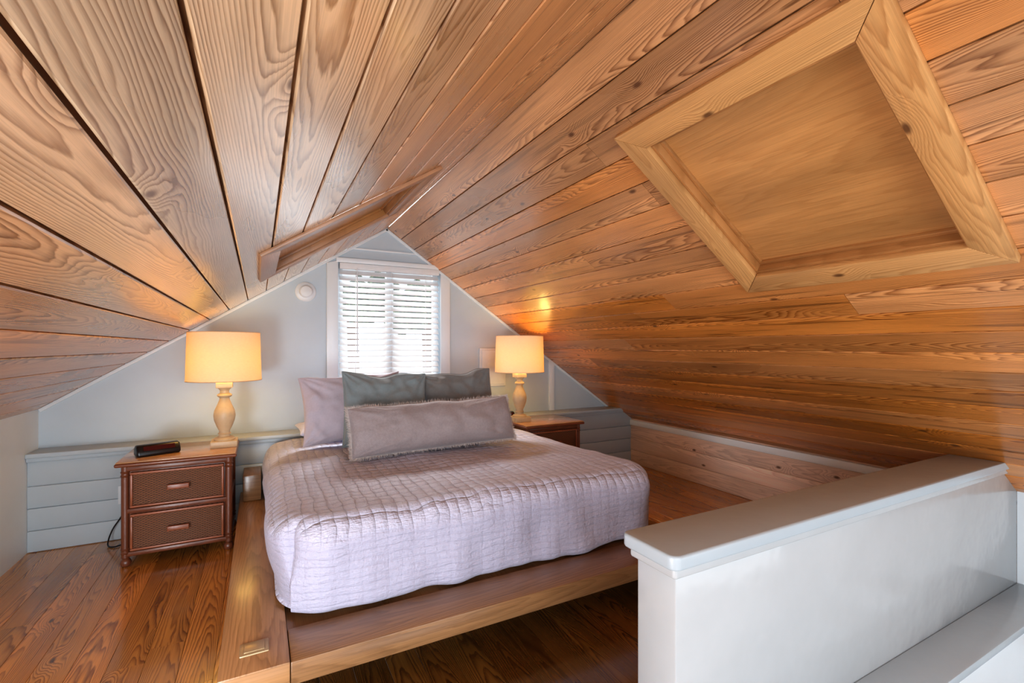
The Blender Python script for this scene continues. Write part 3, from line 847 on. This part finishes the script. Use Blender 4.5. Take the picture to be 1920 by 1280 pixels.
lamp = build_lamp(-.19, 3.50, 'cream turned-wood table lamp with drum shade beside clock')
copy_thing(lamp, (2.13, 0, 0), 'cream turned-wood table lamp with drum shade near the bed')

# ---- clocks
M_RED = plain('dark_red_display', (.055, .006, .008), .15, 0, .05, .5)
def clock(x, y, yaw, w, label):
    r = root('alarm_clock', (x, y, LZ), label, 'clock')
    bm = newbm()
    mt = Matrix.Translation((x, y, LZ)) @ Matrix.Rotation(math.radians(yaw), 4, 'Z')
    t = newbm(); prism(t, [(-w / 2, -.045, 0), (-w / 2, .045, 0), (-w / 2, .045, .045), (-w / 2, .015, .066), (-w / 2, -.022, .062), (-w / 2, -.045, .028)], (w, 0, 0), .012, seg=4)
    bmesh.ops.transform(t, matrix=mt, verts=t.verts); append(bm, t)
    mkobj('case', bm, M_BLACK, parent=r)
    bm = newbm(); t = newbm(); prism(t, [(-w * .36, -.0435, .0325), (-w * .36, -.0275, .0555), (-w * .36, -.026, .0545), (-w * .36, -.042, .0315)], (w * .72, 0, 0), 0)
    bmesh.ops.translate(t, vec=(0, -.0012, .0012), verts=t.verts)
    bmesh.ops.transform(t, matrix=mt, verts=t.verts); append(bm, t)
    mkobj('display', bm, M_RED, parent=r)
clock(-.52, 3.42, 22, .21, 'black digital alarm clock with dark red display')
clock(1.915, 3.655, -10, .10, 'small black alarm clock beside the lamp')

# ---- cord
bm = newbm()
tube(bm, spline([(-.735, YW - .012, -.942), (-.735, YW - .06, -.95), (-.74, YW - .05, -1.03), (-.79, YW - .04, -1.12), (-.80, 3.66, -1.188), (-.76, 3.62, -1.194), (-.70, 3.66, -1.19), (-.66, 3.74, -1.19)], 10), .004, 8)
tag(mkobj('power_cord', bm, M_BLACK), 'black power cord hanging from outlet to the floor', 'cord')

# ------------------------------------------------------------------ lights
W = bpy.data.worlds.new('world'); S.world = W; W.use_nodes = True
bg = W.node_tree.nodes['Background']; bg.inputs[0].default_value = (.90, .95, 1., 1); bg.inputs[1].default_value = .85
def area(name, loc, target, sx, sy, e, col=(1, 1, 1)):
    l = bpy.data.lights.new(name, 'AREA'); l.shape = 'RECTANGLE'; l.size = sx; l.size_y = sy; l.energy = e; l.color = col
    o = bpy.data.objects.new(name, l); COL.objects.link(o); o.location = loc
    o.rotation_euler = (Vector(target) - Vector(loc)).to_track_quat('-Z', 'Y').to_euler()
    return o
area('daylight_at_window', (1.0, 5.5, 1.9), (.97, 3.9, .1), 1.6, 1.2, 560, (.93, .97, 1.))
area('rear_fill_light', (.4, -1.4, -.1), (1.0, 3.0, -.3), 1.8, .9, 32, (.80, .90, 1.))  # soft fill added behind the camera, no fixture
area('side_fill_light', (-1.0, .25, -.72), (1.8, 3.0, -.3), .8, .7, 44, (.86, .93, 1.))  # fill added out of view at left to brighten the far room
area('stairwell_fill_light', (2.3, -1.2, -.75), (2.3, 3.0, .1), 1.6, .8, 10, (.86, .93, 1.))  # fill added over the stairs for the right slope and knee wall

# ------------------------------------------------------------------ camera
cd = bpy.data.cameras.new('camera'); cam = bpy.data.objects.new('camera', cd); COL.objects.link(cam)
cd.sensor_width = 36; cd.lens = 36 * 890 / 1920; cd.shift_y = 10 / 1920; cd.clip_start = .02
th = math.atan2(475, 890)
cam.location = (0, 0, 0); cam.rotation_euler = (math.radians(90), 0, -th)
S.camera = cam
